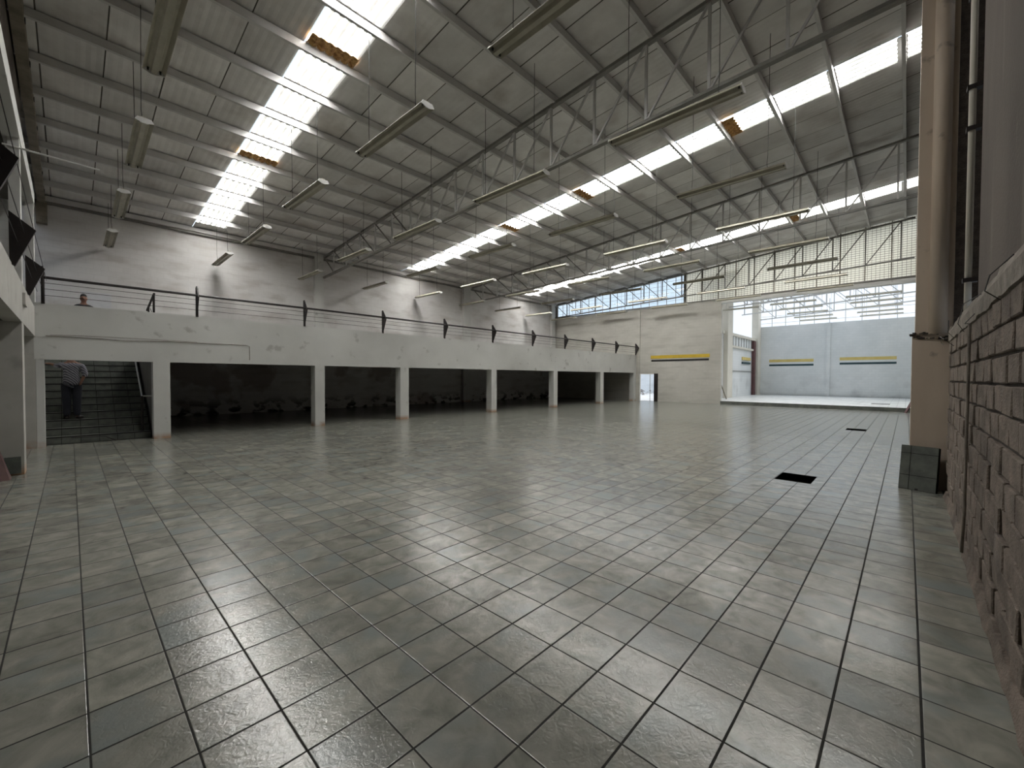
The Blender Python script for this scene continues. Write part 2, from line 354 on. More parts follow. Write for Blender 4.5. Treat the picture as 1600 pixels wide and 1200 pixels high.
for i, (ix, iy, x0, x1, y0, y1) in enumerate(tiles):
    full = abs(x1-x0-2*sx) < 1e-4 and abs(y1-y0-2*sy) < 1e-4
    if full and n_ind < 298:
        link('tile', tmesh, floor, ((x0+x1)/2, (y0+y1)/2, random.uniform(-.0001, .0002)), (random.uniform(-.0012, .0012), random.uniform(-.0012, .0012), random.uniform(-.0015, .0015))); n_ind += 1
    else:
        dz = [random.uniform(-.0002, .0004) for _ in range(4)]
        n = len(rest.v)
        rest.v += [(x0,y0,-.006),(x1,y0,-.006),(x1,y1,-.006),(x0,y1,-.006),(x0,y0,dz[0]),(x1,y0,dz[0]),(x1,y1,dz[1]),(x0,y1,dz[1])]
        rest.f += [tuple(n+q for q in f) for f in ((0,1,5,4),(1,2,6,5),(2,3,7,6),(3,0,4,7),(4,5,6,7))]
me = rest.mesh('tiles', M['tile']); tag(link('tiles', me, floor), kind='stuff')

# raised floor of the second hall
X2 = 42.6; Z2 = .21; Y2 = 8.3
fl2 = MB(); fl2.box(XF+.02, X2+.3, -2.3, Y2+.3, -.1, Z2-.006); fl2 = struct(fl2.build('floor', M['grout']), 'raised pale tiled floor of the bright hall beyond the opening')
pl = MB()
for ix in range(0, 43):
    for iy in range(0, 32):
        x0 = XF+.03+ix*T; y0 = -2.2+iy*T
        if x0+T > X2 or y0+T > Y2+.1: continue
        pl.box(x0+.003, x0+T-.003, y0+.003, y0+T-.003, Z2-.006, Z2)
tag(pl.build('tiles', M['tile_pale'], fl2), kind='stuff')
struct(MB().box(XF-.02, XF+.02, YR, 7.08, 0, Z2-.005).build('trim_1', M['stair_tile']), 'dark tiled riser edge of the raised floor at the opening')

# ------------------------------------------------------------------ walls
struct(MB().box(-4.2, XF+.3, YB, YB+.25, 0, 7.9).build('wall_back', M['white_wall']), 'white painted block wall behind the mezzanine')
fwall = MB()
fwall.box(XF, XF+.25, 12.67, YB, 0, 6.66).box(XF, XF+.25, 11.5, 12.67, 1.96, 6.66).box(XF, XF+.25, 7.08, 11.5, 0, 6.66)
fwall = struct(fwall.build('wall_far', M['far_wall']), 'beige painted end wall with yellow and black band beside the opening')
MB().box(XF-.012, XF-.001, 7.75, 11.76, 3.03, 3.25).build('painted_band', M['yellow'], fwall)
MB().box(XF-.012, XF-.001, 7.8, 11.72, 2.82, 2.95).build('painted_band', M['blackband'], fwall)
for y in (12.72, 9.36): MB().box(XF-.05, XF, y-.14, y+.14, 0 if y > 10 else 6.66, 6.66 if y > 10 else 6.7).build('pilaster', M['far_wall'], fwall)
struct(MB().box(XF-.02, XF+.35, -2.3, 7.08, 6.43, 6.67).build('beam', M['mezz']), 'grey concrete lintel beam over the wide opening')
struct(MB().box(XF-.06, XF+.02, -2.0, 20.2, 6.67, 6.74).build('trim_2', M['steel_dark']), 'dark steel sill along the foot of the high windows')
# right wall
wr = struct(MB().box(-4.2, 8.8, -2.3, YR-.028, 0, 2.24).box(8.8, XF+.3, -2.3, YR-.05, 0, 10.2).build('wall_right', M['mortar']), 'bare concrete block wall with dark raked joints')
BL = .335; BH = .19
bm_ = []
for v in range(6):
    B = MB(); r = random.Random(v)
    j = lambda: r.uniform(-.004, .004)
    a, c = BL/2-.011, BH/2-.011; d = .06
    P = [(-a+j(), -d, -c+j()), (a+j(), -d, -c+j()), (a+j(), -d, c+j()), (-a+j(), -d, c+j())]
    Q = [(x, -.008, z) for x, _, z in P]; S = [(x*.94, r.uniform(-.003, .003), z*.92) for x, _, z in P]
    B.v = P+Q+S
    B.f = [(0,1,5,4),(1,2,6,5),(2,3,7,6),(3,0,4,7),(4,5,9,8),(5,6,10,9),(6,7,11,10),(7,4,8,11),(8,9,10,11)]
    bm_.append(B.mesh('block', M['block']))
for c in range(11):
    z = .10+c*BH+BH/2
    off = (c % 2)*BL/2
    kx = 0
    while True:
        x = 1.25+off+kx*BL; kx += 1
        if x > 8.6: break
        y = YR+random.uniform(-.012, .004)
        link('block', random.choice(bm_), wr, (x, y, z+random.uniform(-.003, .003)), (random.uniform(-.02, .02), random.uniform(-.012, .012), random.uniform(-.012, .012)))
# cement ledge above the blocks, rough and uneven
lg = MB(); prev = None
for i in range(60):
    x = 1.0+i*.128; random.seed(100+i//2)
    a = [(x, YR+.008+random.uniform(-.004, .005), 2.19+random.uniform(-.02, .012)), (x, YR+.014+random.uniform(-.004, .004), 2.30), (x, YR-.01+random.uniform(-.01, .01), 2.385+random.uniform(-.012, .012)), (x, YR-.2, 2.40), (x, YR-.2, 2.15)]
    n = len(lg.v); lg.v += a
    if i:
        for k in range(5): lg.f.append((n-5+k, n+k, n+(k+1) % 5, n-5+(k+1) % 5))
lg.f += [(0, 1, 2, 3, 4), tuple(range(len(lg.v)-5, len(lg.v)))[::-1]]
lg.build('cement_ledge', M['ledge'], wr)
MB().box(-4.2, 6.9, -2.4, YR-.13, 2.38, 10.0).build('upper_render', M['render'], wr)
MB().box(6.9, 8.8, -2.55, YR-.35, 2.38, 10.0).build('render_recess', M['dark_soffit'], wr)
# mortar spilled along the foot
fo = MB()
for i in range(60):
    x = 1.0+i*.125; n = len(fo.v); wv = random.uniform(.012, .03)
    fo.v += [(x, YR-.06, .115+random.uniform(-.03, .03)), (x, YR+.01, .10+random.uniform(-.03, .03)), (x, YR+.012+wv*.4, .03+random.uniform(0, .02)), (x, YR+.01+wv, .002)]
    if i:
        for k in range(3): fo.f.append((n-4+k, n+k, n+k+1, n-4+k+1))
fo.build('mortar_fillet', M['block'], wr)
for pts in ([(7.3, -1.97, 2.16), (6.9, -1.9, 2.2), (6.3, -1.88, 2.17), (5.9, -1.86, 2.23)], [(6.0, -1.97, 2.12), (5.2, -1.88, 2.13), (4.4, -1.86, 2.2), (3.9, -1.9, 2.19)],
            [(5.4, -1.97, 2.14), (4.9, -1.9, 2.10), (4.5, -1.92, 2.13)], [(3.8, -1.97, 2.13), (3.5, -1.88, 2.15), (3.1, -1.86, 2.17), (2.8, -1.9, 2.2)], [(7.2, -1.97, 2.05), (7.0, -1.88, 2.12), (7.3, -1.85, 2.18), (7.5, -1.88, 2.1), (7.1, -1.88, 2.06)]):
    MB().tube(pts, .0028, 5).build('tie_wire', M['wire'], wr)
# end wall behind the gallery and gallery shell
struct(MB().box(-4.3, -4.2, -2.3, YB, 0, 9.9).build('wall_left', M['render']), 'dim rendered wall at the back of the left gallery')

# ------------------------------------------------------------------ ceiling: fibre cement sheets, skylight sheets
ceil = empty('ceiling', (0, 0, 0)); struct(ceil, 'sloping corrugated fibre cement roof with three translucent skylight strips')
SW = 1.05
def wavy(waves, amp, seg=4):
    B = MB(); n = waves*seg
    for i in range(n+1):
        x = SW*i/n; z = amp*math.sin(2*math.pi*i/seg)
        B.v += [(x, 0, z), (x, 1, z)]
    for i in range(n): B.f.append((2*i, 2*i+2, 2*i+3, 2*i+1))
    return B
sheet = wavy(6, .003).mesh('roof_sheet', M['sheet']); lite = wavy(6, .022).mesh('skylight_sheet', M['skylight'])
lap = MB().box(0, SW, 0, .19, 0, .012).mesh('lap_strip', M['sheet'])
stub = wavy(6, .022).mesh('rusty_flashing', M['rust'])
rows = [-2.3, 1.295, 3.985, 6.675, 9.365, 12.055, 14.745, 17.435, 20.45]
ang = -math.atan(.0832)
for kx in range(-5, 26):
    x = 3.55+.99*kx
    strip = kx in (0, 10, 20)
    if strip:
        ends = [y for y in [-2.3]+PY if y < 19 and (kx or y > 1.2)]+[19.6]
        if not kx:
            o = link('roof_sheet', sheet, ceil, (x, -2.3, zr(-2.3)), (ang, 0, 0)); o.scale = (1, 3.6, 1)  # unseen opaque sheet ends this strip early, added to dim the near floor
        for a, b in zip(ends, ends[1:]):
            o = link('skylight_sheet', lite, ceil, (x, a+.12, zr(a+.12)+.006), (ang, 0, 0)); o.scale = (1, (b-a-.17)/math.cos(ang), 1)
            o = link('lap_strip', lap, ceil, (x, b-.06, zr(b-.06)-.012), (ang, 0, 0))
        o = link('roof_sheet', sheet, ceil, (x, 19.55, zr(19.55)+.012), (ang, 0, 0)); o.scale = (1, .9, 1)
        continue
    for r, (y0, y1) in enumerate(zip(rows, rows[1:])):
        z = zr(y0)+.01*(r % 2)+.004*(kx % 2)
        o = link('roof_sheet', sheet, ceil, (x, y0, z), (ang, 0, random.uniform(-.002, .002))); o.scale = (.965/SW, (y1-y0+.05)/math.cos(ang), 1)
for kx, ys in ((0, (8.02, 13.4)), (10, (8.02, 2.64, 12.05)), (20, (8.02, 2.64))):
    for y in ys:
        o = link('rusty_flashing', stub, ceil, (3.55+.99*kx, y-.36, zr(y-.36)-.03), (ang, 0, 0)); o.scale = (1, .33, 1); tag(o, 'rusty brown corrugated flashing under a skylight sheet')
# closing boards
ul = MB()
for a, b in ((-1.45, 3.52), (4.62, 13.42), (14.52, 23.32), (24.42, 29.4)):
    ul.hexa([(a, -2.3, zr(-2.3)+.03), (b, -2.3, zr(-2.3)+.03), (b, 20.5, zr(20.5)+.03), (a, 20.5, zr(20.5)+.03), (a, -2.3, zr(-2.3)+.06), (b, -2.3, zr(-2.3)+.06), (b, 20.5, zr(20.5)+.06), (a, 20.5, zr(20.5)+.06)])
ul.build('roof_underlay', M['dark_soffit'], ceil)
struct(MB().prism([(-2.3, 9.3), (YB+.2, 7.4), (YB+.2, 8.6), (-2.3, 10.4)], 0, -1.02, -.90).build('trim_3', M['rafter']), 'dim gable board along the gallery edge of the roof')
struct(MB().box(-.9, XF, YB-.14, YB, 7.62, 7.86).build('trim_4', M['steel_dark']), 'dark eaves channel along the top of the back wall')

# ------------------------------------------------------------------ purlins
ords = ['first', 'second', 'third', 'fourth', 'fifth', 'sixth', 'seventh', 'eighth', 'ninth', 'tenth', 'eleventh', 'twelfth', 'thirteenth', 'fourteenth', 'fifteenth', 'sixteenth', 'seventeenth']
for i, y in enumerate(reversed(PY)):
    t = zr(y)-.03
    p = MB()
    pr = [(y-.03, t), (y-.03, t-.15), (y+.035, t-.15), (y+.035, t-.125), (y-.02, t-.14), (y-.02, t-.01), (y+.035, t-.01), (y+.035, t)]
    p.box(-.9, XF+.2, y-.034, y-.028, t-.17, t).box(-.9, XF+.2, y-.034, y+.04, t-.176, t-.17).box(-.9, XF+.2, y-.034, y+.04, t-.006, t).box(-.9, XF+.2, y+.036, y+.04, t-.17, t-.15)
    tag(p.build('roof_purlin', M['steel']), 'long grey steel roof purlin, %s up the slope from the back wall' % ords[i], 'purlin', 'purlins under the main roof')

# ------------------------------------------------------------------ trusses
M['truss_paint'] = mat('truss_paint', (.56, .555, .55), (.66, .655, .65), rough=.5, scale=2)
def truss(X, label, y_hi=20.0, y_lo=-1.75, zt=zc, zbm=zb, mid=12.0, pm='truss_paint', cm='steel_dark', group='roof trusses', panel=None, thick=1.):
    t = empty('roof_truss', (X, y_hi, zbm(y_hi)), label, 'truss', group)
    inv = Vector((X, y_hi, zbm(y_hi)))
    L = lambda x, y, z: Vector((x, y, z))-inv
    c = MB()
    for dx in (-.032, .032): c.bar(L(X+dx, y_hi, zt(y_hi)), L(X+dx, y_lo, zt(y_lo)), .06*thick, .075*thick)
    c.build('top_chord', M[cm], t)
    c = MB()
    for dx in (-.032, .032): c.bar(L(X+dx, y_hi+.15, zbm(y_hi+.15)), L(X+dx, y_lo, zbm(y_lo)), .06*thick, .065*thick)
    c.build('bottom_chord', M[cm], t)
    ys = [y+.14 for y in (panel or PY) if y_lo < y+.14 < y_hi]
    for i, y in enumerate(ys):
        MB().bar(L(X, y, zbm(y)), L(X, y, zt(y)), .055*thick, .055*thick).build('upright', M[pm], t)
    for a, b in zip(ys, ys[1:]):
        if a > mid: MB().bar(L(X, b, zt(b)), L(X, a, zbm(a)), .04*thick, .04*thick).build('diagonal', M[cm], t)
        else: MB().bar(L(X, a, zt(a)), L(X, b, zbm(b)), .045*thick, .045*thick).build('diagonal', M[pm], t)
    a = ys[-1]; MB().bar(L(X, y_hi, zt(y_hi)), L(X, a, zbm(a)), .04*thick, .04*thick).build('diagonal', M[cm], t)
    return t
truss(8.9, 'grey lattice roof truss nearest the camera, from beige column to back wall')
truss(18.8, 'grey lattice roof truss halfway along the hall between the other two', mid=10.6)
truss(28.22, 'dark lattice roof truss standing right in front of the high end windows', mid=9.5, pm='steel_dark')
t0 = MB(); t0.prism([(-1.9, zr(-1.9)-.05), (YB, zr(YB)-.05), (YB, zr(YB)-.33), (-1.9, zr(-1.9)-.33)], 0, -.74, -.56)
t0.box(-.78, -.52, YB-.3, YB, 6.9, 7.6)
t0 = t0.build('edge_rafter', M['rafter']); tag(t0, 'rough beige edge rafter running under the roof above the left gallery', 'rafter')
for i in range(9):
    y = 8.+i*1.4; MB().box(-.565, -.545, y, y+.1, zr(y)-.25, zr(y)-.17).build('bolt_plate', M['black'], t0)

# wall columns behind the mezzanine
for i, (x0, x1) in enumerate(((8.46, 8.88), (18.15, 18.75), (27.7, 28.12))):
    struct(MB().box(x0, x1, YB-.22, YB, 0, 7.75).build('wall_column', M['mezz']), 'pale wall column on the back wall behind the railing, %s from the stairs' % ords[i])

# ------------------------------------------------------------------ high end windows
win = empty('window_1', (XF+.1, 14.8, 6.67)); struct(win, 'sloping high window band with clear panes showing blue sky')
wz = lambda y: zr(y)-.02
V = lambda x, y, z: (x-XF-.1, y-14.8, z-6.67)
fr = MB()
fr.bar(V(XF+.05, 20.25, 6.72), V(XF+.05, 9.42, 6.72), .08, .08).bar(V(XF+.05, 20.25, wz(20.25)), V(XF+.05, 9.42, wz(9.42)), .08, .08)
fr.bar(V(XF+.05, 20.2, 6.7), V(XF+.05, 20.2, wz(20.2)), .2, .1).bar(V(XF+.05, 9.4, 6.7), V(XF+.05, 9.4, wz(9.4)), .16, .12)
fr.build('window_frame', M['steel_dark'], win)
ny = 17
for i in range(1, ny):
    y = 20.2-(20.2-9.4)*i/ny
    MB().bar(V(XF+.05, y, 6.72), V(XF+.05, y, wz(y)), .035, .03).build('mullion', M['steel'], win)
for i in range(1, 8):
    z = 6.72+.27*i
    ye = min(20.2, YB-(z+.02-7.89)/.0832) if z > 7.8 else 20.2
    if ye > 9.6: MB().bar(V(XF+.05, ye, z), V(XF+.05, 9.4, z), .014, .014).build('glazing_bar', M['steel'], win)
for i in range(ny):
    a = 20.2-(20.2-9.4)*i/ny; b = 20.2-(20.2-9.4)*(i+1)/ny
    MB().prism([(a-14.8-.02, .06), (b-14.8+.02, .06), (b-14.8+.02, wz(b)-6.7), (a-14.8-.02, wz(a)-6.7)], 0, -.04, -.034).build('pane', M['glass'], win)
# cream fibreglass infill over the opening
w2 = empty('window_2', (XF+.1, 3.8, 6.67)); struct(w2, 'cream ribbed fibreglass infill with wire lattice above the opening')
V2 = lambda x, y, z: (x-XF-.1, y-3.8, z-6.67)
npan = 11
for i in range(npan):
    a = 9.36-i*11.3/npan; b = a-11.3/npan
    MB().prism([(a-3.8-.01, 0), (b-3.8+.01, 0), (b-3.8+.01, wz(b)-6.67), (a-3.8-.01, wz(a)-6.67)], 0, .02, .026).build('panel', M['lattice'], w2)
    MB().bar(V2(XF+.06, a, 6.67), V2(XF+.06, a, wz(a)), .045, .05).build('mullion', M['rafter'], w2)
lt = MB()
z = 6.75
while z < wz(-1.9):
    ye = min(9.3, YB-(z+.02-7.89)/.0832)
    lt.box(-.05, -.038, -1.9-3.8, ye-3.8, z-6.67, z-6.67+.016); z += .115
for i in range(68):
    y = 9.25-i*.165; lt.box(-.038, -.03, y-3.8, y-3.8+.012, 0, wz(y)-6.67-.02)
tag(lt.build('lattice', M['rafter'], w2), kind='stuff')

# ------------------------------------------------------------------ small door to the yard
d1 = empty('door_1', (XF, 12.1, 0)); struct(d1, 'small open doorway in the end wall with a black frame')
MB().box(-.03, .28, -.88, -.6, 0, 1.98).build('door_leaf', M['black'], d1)
MB().box(-.01, .26, .55, .6, 0, 1.96).box(-.01, .26, -.6, .57, 1.93, 1.97).build('door_frame', M['cream'], d1)
MB().bar((.12, -.25, 0), (.12, -.25, 1.95), .03).build('door_bar', M['steel'], d1)
gr = struct(MB().box(XF+.3, 75, 8.7, 40, -.15, -.03).build('ground', M['ground']), 'pale concrete yard outside the small door')
struct(MB().box(44, 44.3, 12, 32, 0, 3.2).build('wall_yard', M['hall_wall']), 'white yard wall seen through the small door')
rb = MB(); rr = random.Random(3)
for i in range(90):
    x, y = 39+rr.uniform(-1, 1.5), rr.uniform(14, 23); s = rr.uniform(.12, .4); z0 = -.05+rr.uniform(0, .35)
    q = [(x+rr.uniform(-s, s), y+rr.uniform(-s, s), z0+rr.uniform(0, s)) for _ in range(4)]
    rb.face([q[0], q[1], q[2]]).face([q[0], q[2], q[3]]).face([q[0], q[1], q[3]]).face([q[1], q[2], q[3]])
tag(rb.build('rubble', M['rubble']), 'low heap of grey rubble on the yard ground beyond the small door', 'rubble', kind='stuff')

# ------------------------------------------------------------------ mezzanine
mz = MB()
mz.box(XL-.02, XF-.005, YM, YM+.16, 2.03, 3.33)
mz = struct(mz.build('beam', M['mezz']), 'deep white mezzanine parapet beam over the row of pillars')
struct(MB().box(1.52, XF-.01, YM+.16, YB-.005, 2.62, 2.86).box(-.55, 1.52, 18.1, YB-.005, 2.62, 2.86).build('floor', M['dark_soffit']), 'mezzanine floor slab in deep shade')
pil = [(1.46, 1.81), (5.6, 5.92), (8.85, 9.23), (13.79, 14.14), (18.63, 18.98), (23.56, 23.95), (28.1, 28.49)]
pn = ['beside the stair opening', 'second', 'third', 'fourth', 'fifth', 'sixth', 'against the end wall']
for i, (a, b) in enumerate(pil):
    lab = 'square white pillar under the mezzanine '+(pn[i] if i in (0, 6) else ', '+pn[i]+' from the stair opening')
    struct(MB().box(a, b, YM+.002, YM+.36, 0, 2.04).build('pillar', M['mezz']), lab.replace(' ,', ','))
struct(MB().box(XL+.002, -.45, YM+.003, YM+.3, 0, 2.04).build('pillar', M['mezz']), 'narrow white corner pillar on the gallery side of the stair opening')
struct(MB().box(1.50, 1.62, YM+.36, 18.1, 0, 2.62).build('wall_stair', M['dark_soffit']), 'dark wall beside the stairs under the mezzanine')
struct(MB().box(-.66, -.55, YM+.3, YB, 0, 2.86).build('wall_stairwell', M['pier']), 'grey wall on the gallery side of the stairs')
# surface conduit on the parapet
cb = MB().tube([(-.42, YM-.02, 2.575), (.5, YM-.02, 2.565), (.9, YM-.025, 2.545), (1.7, YM-.02, 2.585), (3.6, YM-.02, 2.59), (3.68, YM-.02, 2.56), (3.68, YM-.02, 2.15)], .008, 6)
tag(cb.build('cable', M['ledge']), 'thin grey cable clipped along the parapet above the stair opening', 'cable')
cb = MB().tube([(-.35, YM-.015, 2.60), (.2, YM-.018, 2.62), (1.2, YM-.018, 2.625), (2.4, YM-.018, 2.61)], .005, 6)
tag(cb.build('cable', M['ledge']), 'very thin upper cable sagging along the parapet over the stairs', 'cable')

# ------------------------------------------------------------------ railings with triangular fins
rail = empty('mezzanine_railing', (0, YM, 3.33), 'dark steel railing with triangular fins and wires along the mezzanine edge', 'railing')
posts = [-.45, 2.41, 5.27, 8.10, 11.0, 13.87, 16.80, 19.67, 22.58, 25.5, 28.38]
fin = MB(); fin.prism([(0, -.02), (.05, -.02), (.06, .82), (0, .84), (-.24, .52), (-.235, .48)], 0, -.014, .014); fin.prism([(0, -.02), (.0, .78), (-.02, .78), (-.02, -.02)], 0, -.03, .03)
finm = fin.mesh('fin_post', M['black'])
for x in posts: link('fin_post', finm, rail, (x, 0, 0))
MB().tube([(posts[0], -.14, .56), (posts[-1], -.14, .56)], .032, 8).build('top_rail', M['black'], rail)
for dz, dy in ((.44, -.12), (.31, -.08), (.17, -.04)):
    MB().tube([(posts[0], dy, dz), (posts[-1], dy, dz)], .006, 5).build('rail_wire', M['black'], rail)
rail2 = empty('gallery_railing', (XL, 7.5, 3.22), 'black triangular fins with thin wires on the left gallery beam', 'railing')
fin2 = MB(); fin2.prism([(-.02, 0), (.03, -.04), (.23, .50), (-.02, .72)], 1, -.03, .03)
fm2 = fin2.mesh('fin_post', M['black'])
for y in (1.7, 4.62, 7.5, 10.6): link('fin_post', fm2, rail2, (0, y-7.5, 0))
for dz, dx in ((.56, .2), (.44, .12), (.3, .06)):
    MB().tube([(dx, -5.9, dz), (dx, 4.98, dz)], .004, 5).build('rail_wire', M['black'], rail2)
sr = empty('stair_head_rail', (1.52, 13.4, 2.86), 'short dark sloping rail with two posts at the stair head', 'railing')
MB().tube([(.03, -.1, 1.03), (.03, 1.45, .75)], .028, 8).build('top_rail', M['black'], sr)
MB().tube([(.03, .0, 0), (.03, .0, 1.0)], .026, 8).build('post', M['black'], sr)
MB().tube([(.03, 1.1, 0), (.03, 1.1, .8)], .022, 8).build('post', M['black'], sr)
MB().tube([(.03, .0, .35), (.03, .7, .72)], .008, 5).build('brace', M['black'], sr)

# ------------------------------------------------------------------ stairs
st = empty('staircase', (.5, 13.3, 0), 'dark tiled staircase climbing under the mezzanine beside the gallery wall', 'staircase')
RISE = .18; GO = .28
tl = MB().box(-.16, .16, -.012, 0, -.172, -.028); rm = tl.mesh('riser_tile', M['stair_tile'])
tl = MB().box(-.16, .16, -.02, .262, -.008, 0); tm = tl.mesh('tread_tile', M['stair_tile'])
nosing = MB().box(-1.04, .96, -.026, -.012, -.026, .003).mesh('nosing', M['wire'])
for k in range(1, 16):
    y = 0+GO*(k-1); z = RISE*k
    s = MB().box(-1.04, .96, y, y+(4.9-y), z-RISE if k > 1 else 0, z-.01).build('step', M['grout'], st)
    for q in range(6):
        x = -.87+q*.33
        link('riser_tile', rm, s, (x, y-.001, z))
        link('tread_tile', tm, s, (x, y, z+.001))
    link('nosing', nosing, s, (0, y, z))
hr = empty('stair_handrail', (1.28, 13.4, 0), 'grey tube handrail on the open side of the dark staircase', 'handrail')
MB().tube([(0, 0, 1.12), (0, 3.6, 1.12+3.6*RISE/GO)], .02, 8).build('top_rail', M['steel'], hr)
MB().tube([(0, 0, .18), (0, 0, 1.12)], .03, 8).build('post', M['black'], hr)
MB().tube([(0, 0, 1.12), (.24, 0, 1.12)], .018, 8).build('return_bar', M['steel'], hr)
tag(MB().tube([(-.05, 13.1, .165), (.55, 13.12, .13), (.75, 13.02, .02)], .013, 6).build('pipe', M['black']), 'dark bent pipe lying at the foot of the stairs', 'pipe')

# ------------------------------------------------------------------ left gallery
struct(MB().box(XL-.2, XL, -2.0, YM-.005, 2.55, 3.22).build('beam', M['pier']), 'white gallery beam on the left carrying black fins')
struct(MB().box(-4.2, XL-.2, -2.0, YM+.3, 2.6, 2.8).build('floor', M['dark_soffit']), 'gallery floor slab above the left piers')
p = MB().box(-2.6, XL-.005, 9.15, 9.6, 0, 2.55); struct(p.build('pier', M['pier']), 'grey pier under the left gallery nearest the camera')
struct(MB().box(-2.6, XL-.002, YM+.002, YM+.16, 0, 2.55).build('wall_gallery', M['pier']), 'grey wall return between the left pier and the stair opening')
struct(MB().box(XL-.14, XL-.01, 9.45, 9.75, 3.22, 5.75).build('post', M['mezz']), 'white gallery post standing on the left beam')
struct(MB().box(XL-.14, XL-.01, 13.3, 13.7, 3.2, 5.8).build('post', M['mezz']), 'white gallery post in the far corner above the stairs')
struct(MB().box(XL-.2, XL, -2.0, 13.7, 5.68, 6.02).build('trim_5', M['mezz']), 'white lintel band over the left gallery openings')
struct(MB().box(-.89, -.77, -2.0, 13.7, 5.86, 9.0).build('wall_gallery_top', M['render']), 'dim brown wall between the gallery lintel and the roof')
struct(MB().box(-4.2, XL-.2, 13.5, 13.7, 2.8, 6.).build('wall_gallery_end', M['hall_wall']), 'pale end wall inside the left gallery')
struct(MB().box(-4.2, XL-.2, -2.0, 13.6, 5.7, 5.85).build('ceiling', M['dark_soffit']), 'shadowy ceiling of the left gallery')
tag(MB().tube([(-.775, 9.436, 5.52), (.385, 9.436, 5.49)], .016, 8).build('rod', M['white']), 'slender pale rod sticking out from the left gallery', 'rod')
tag(MB().box(XL-.01, XL+.035, 9.3, 9.75, 2.86, 3.06).build('junction_box', M['pier']), 'small grey junction box on the left gallery beam', 'box')
tag(MB().box(-.80, -.62, 9.12, 9.148, .03, .31).build('wall_patch', M['stair_tile']), 'dark green tile remnant at the foot of the left pier', 'tile')
tag(MB().hexa([(-1.0, 8.62, 0), (-.72, 8.72, 0), (-.70, 8.76, .02), (-.98, 8.66, .02), (-1.12, 9.02, .52), (-.86, 9.08, .52), (-.86, 9.12, .52), (-1.12, 9.06, .52)]).build('board', M['wood']), 'dark red board leaning on the left pier by the floor', 'board')

# ------------------------------------------------------------------ beige column with pipe
cl = MB().box(8.82, 9.5, -2.05, -1.62, 0, 2.32); cl.box(8.82, 9.45, -2.13, -1.65, 2.32, 9.6)
cl = struct(cl.build('column', M['column']), 'tall beige column against the block wall')
MB().tube([(8.8, -1.89, 2.33), (8.8, -1.89, 9.6)], .10, 20).build('downpipe', M['column'], cl, smooth=True)
ch = MB(); rr = random.Random(5)
for i in range(26):
    y = -2.06+rr.uniform(0, .43); z = 2.30+rr.uniform(-.05, .05)*(1 if y > -1.85 else 1.8); s = rr.uniform(.015, .045)
    ch.box(8.80-rr.uniform(.0, .012), 8.84, y, y+s*1.6, z, z+s*.6)
ch.build('broken_edge', M['mortar'], cl)
cp = MB(); cp.tube([(7.6, -2.1, 2.4), (7.6, -2.1, 9.5)], .033, 10)
cp = tag(cp.build('conduit_pipe', M['cream'], smooth=True), 'pale upright pipe clamped in the gap beside the beige column', 'pipe')
for z in (2.85, 4.7, 5.2, 6.3, 7.2): MB().box(7.55, 7.65, -2.18, -2.05, z, z+.05).build('clamp', M['black'], cp)
cp = MB().tube([(5.28, -1.955, 2.12), (5.26, -1.95, .62), (5.24, -1.95, .56), (5.26, -1.94, .15)], .011, 8)
tag(cp.build('conduit_pipe', M['ledge'], smooth=True), 'thin cement coloured conduit running down the bare block wall', 'pipe')

# ------------------------------------------------------------------ cut floor slab leaning on the column
sl = empty('cut_floor_slab', (8.55, -1.70, 0), 'cut square of tiled floor leaning upright against the beige column', 'slab')
ux = Vector((-.115, -.375, 0)).normalized(); upz = Vector((.13, -.03, .64)).normalized(); nn = ux.cross(upz).normalized()
if nn.dot(CAM-Vector((8.55, -1.7, 0))) < 0: nn = -nn
W_, H_ = .42, .66
def S(u, v, d): return ux*u+upz*v+nn*d
def sbox(B, u0, u1, v0, v1, d0, d1):
    B.hexa([S(u0, v0, d0), S(u1, v0, d0), S(u1, v0, d1), S(u0, v0, d1), S(u0, v1, d0), S(u1, v1, d0), S(u1, v1, d1), S(u0, v1, d1)])
b = MB(); sbox(b, -W_/2, W_/2, 0, H_, -.07, -.004); b.build('concrete_backing', M['grout'], sl)
us = [-W_/2, -W_/2+.115, W_/2]; vs = [0, .215, .545, H_]
for i in range(2):
    for j_ in range(3):
        b = MB(); sbox(b, us[i]+.004, us[i+1]-.004, vs[j_]+.004, vs[j_+1]-.004, -.004, .004); b.build('tile', M['stair_tile'], sl)
b = MB(); sbox(b, -.02, .015, 0, .03, .004, .007); b.build('lifting_hole', M['black'], sl)

# ------------------------------------------------------------------ fluorescent fittings on wires
def fix_meshes(length=2.44):
    h = length/2
    def sweep(poly, y0=-h, y1=h, m='fix', name='x'):
        B = MB(); B.prism([(x, z) for x, z in poly], 1, y0, y1); return B.mesh(name, M[m])
    d = {}
    d['housing'] = sweep([(-.05, 0), (-.035, -.055), (.035, -.055), (.05, 0)], name='housing')
    for nm, s in (('a', 1), ('b', -1)):
        B = MB(); pts = [(.05*s, 0), (.09*s, .012), (.135*s, -.035), (.140*s, -.035), (.095*s, .02), (.05*s, .008)]
        B.prism(pts, 1, -h, h); d['r'+nm] = B.mesh('reflector', M['fix'])
    B = MB(); B.prism([(-.14, -.036), (-.10, .03), (.10, .03), (.14, -.036), (.09, -.05), (.04, -.072), (-.04, -.072), (-.09, -.05)], 1, -.008, .008); d['cap'] = B.mesh('end_cap', M['white'])
    B = MB(); B.box(-.045, .045, -h+.01, h-.01, .008, .055); d['spine'] = B.mesh('ballast_box', M['fix'])
    B = MB()
    for sx_ in (-.075, .075):
        for y in (-h+.03, h-.05): B.box(sx_-.012, sx_+.012, y, y+.02, -.045, .0)
    d['holders'] = B.mesh('lamp_holder', M['fixdark'])
    return d
FM = fix_meshes()
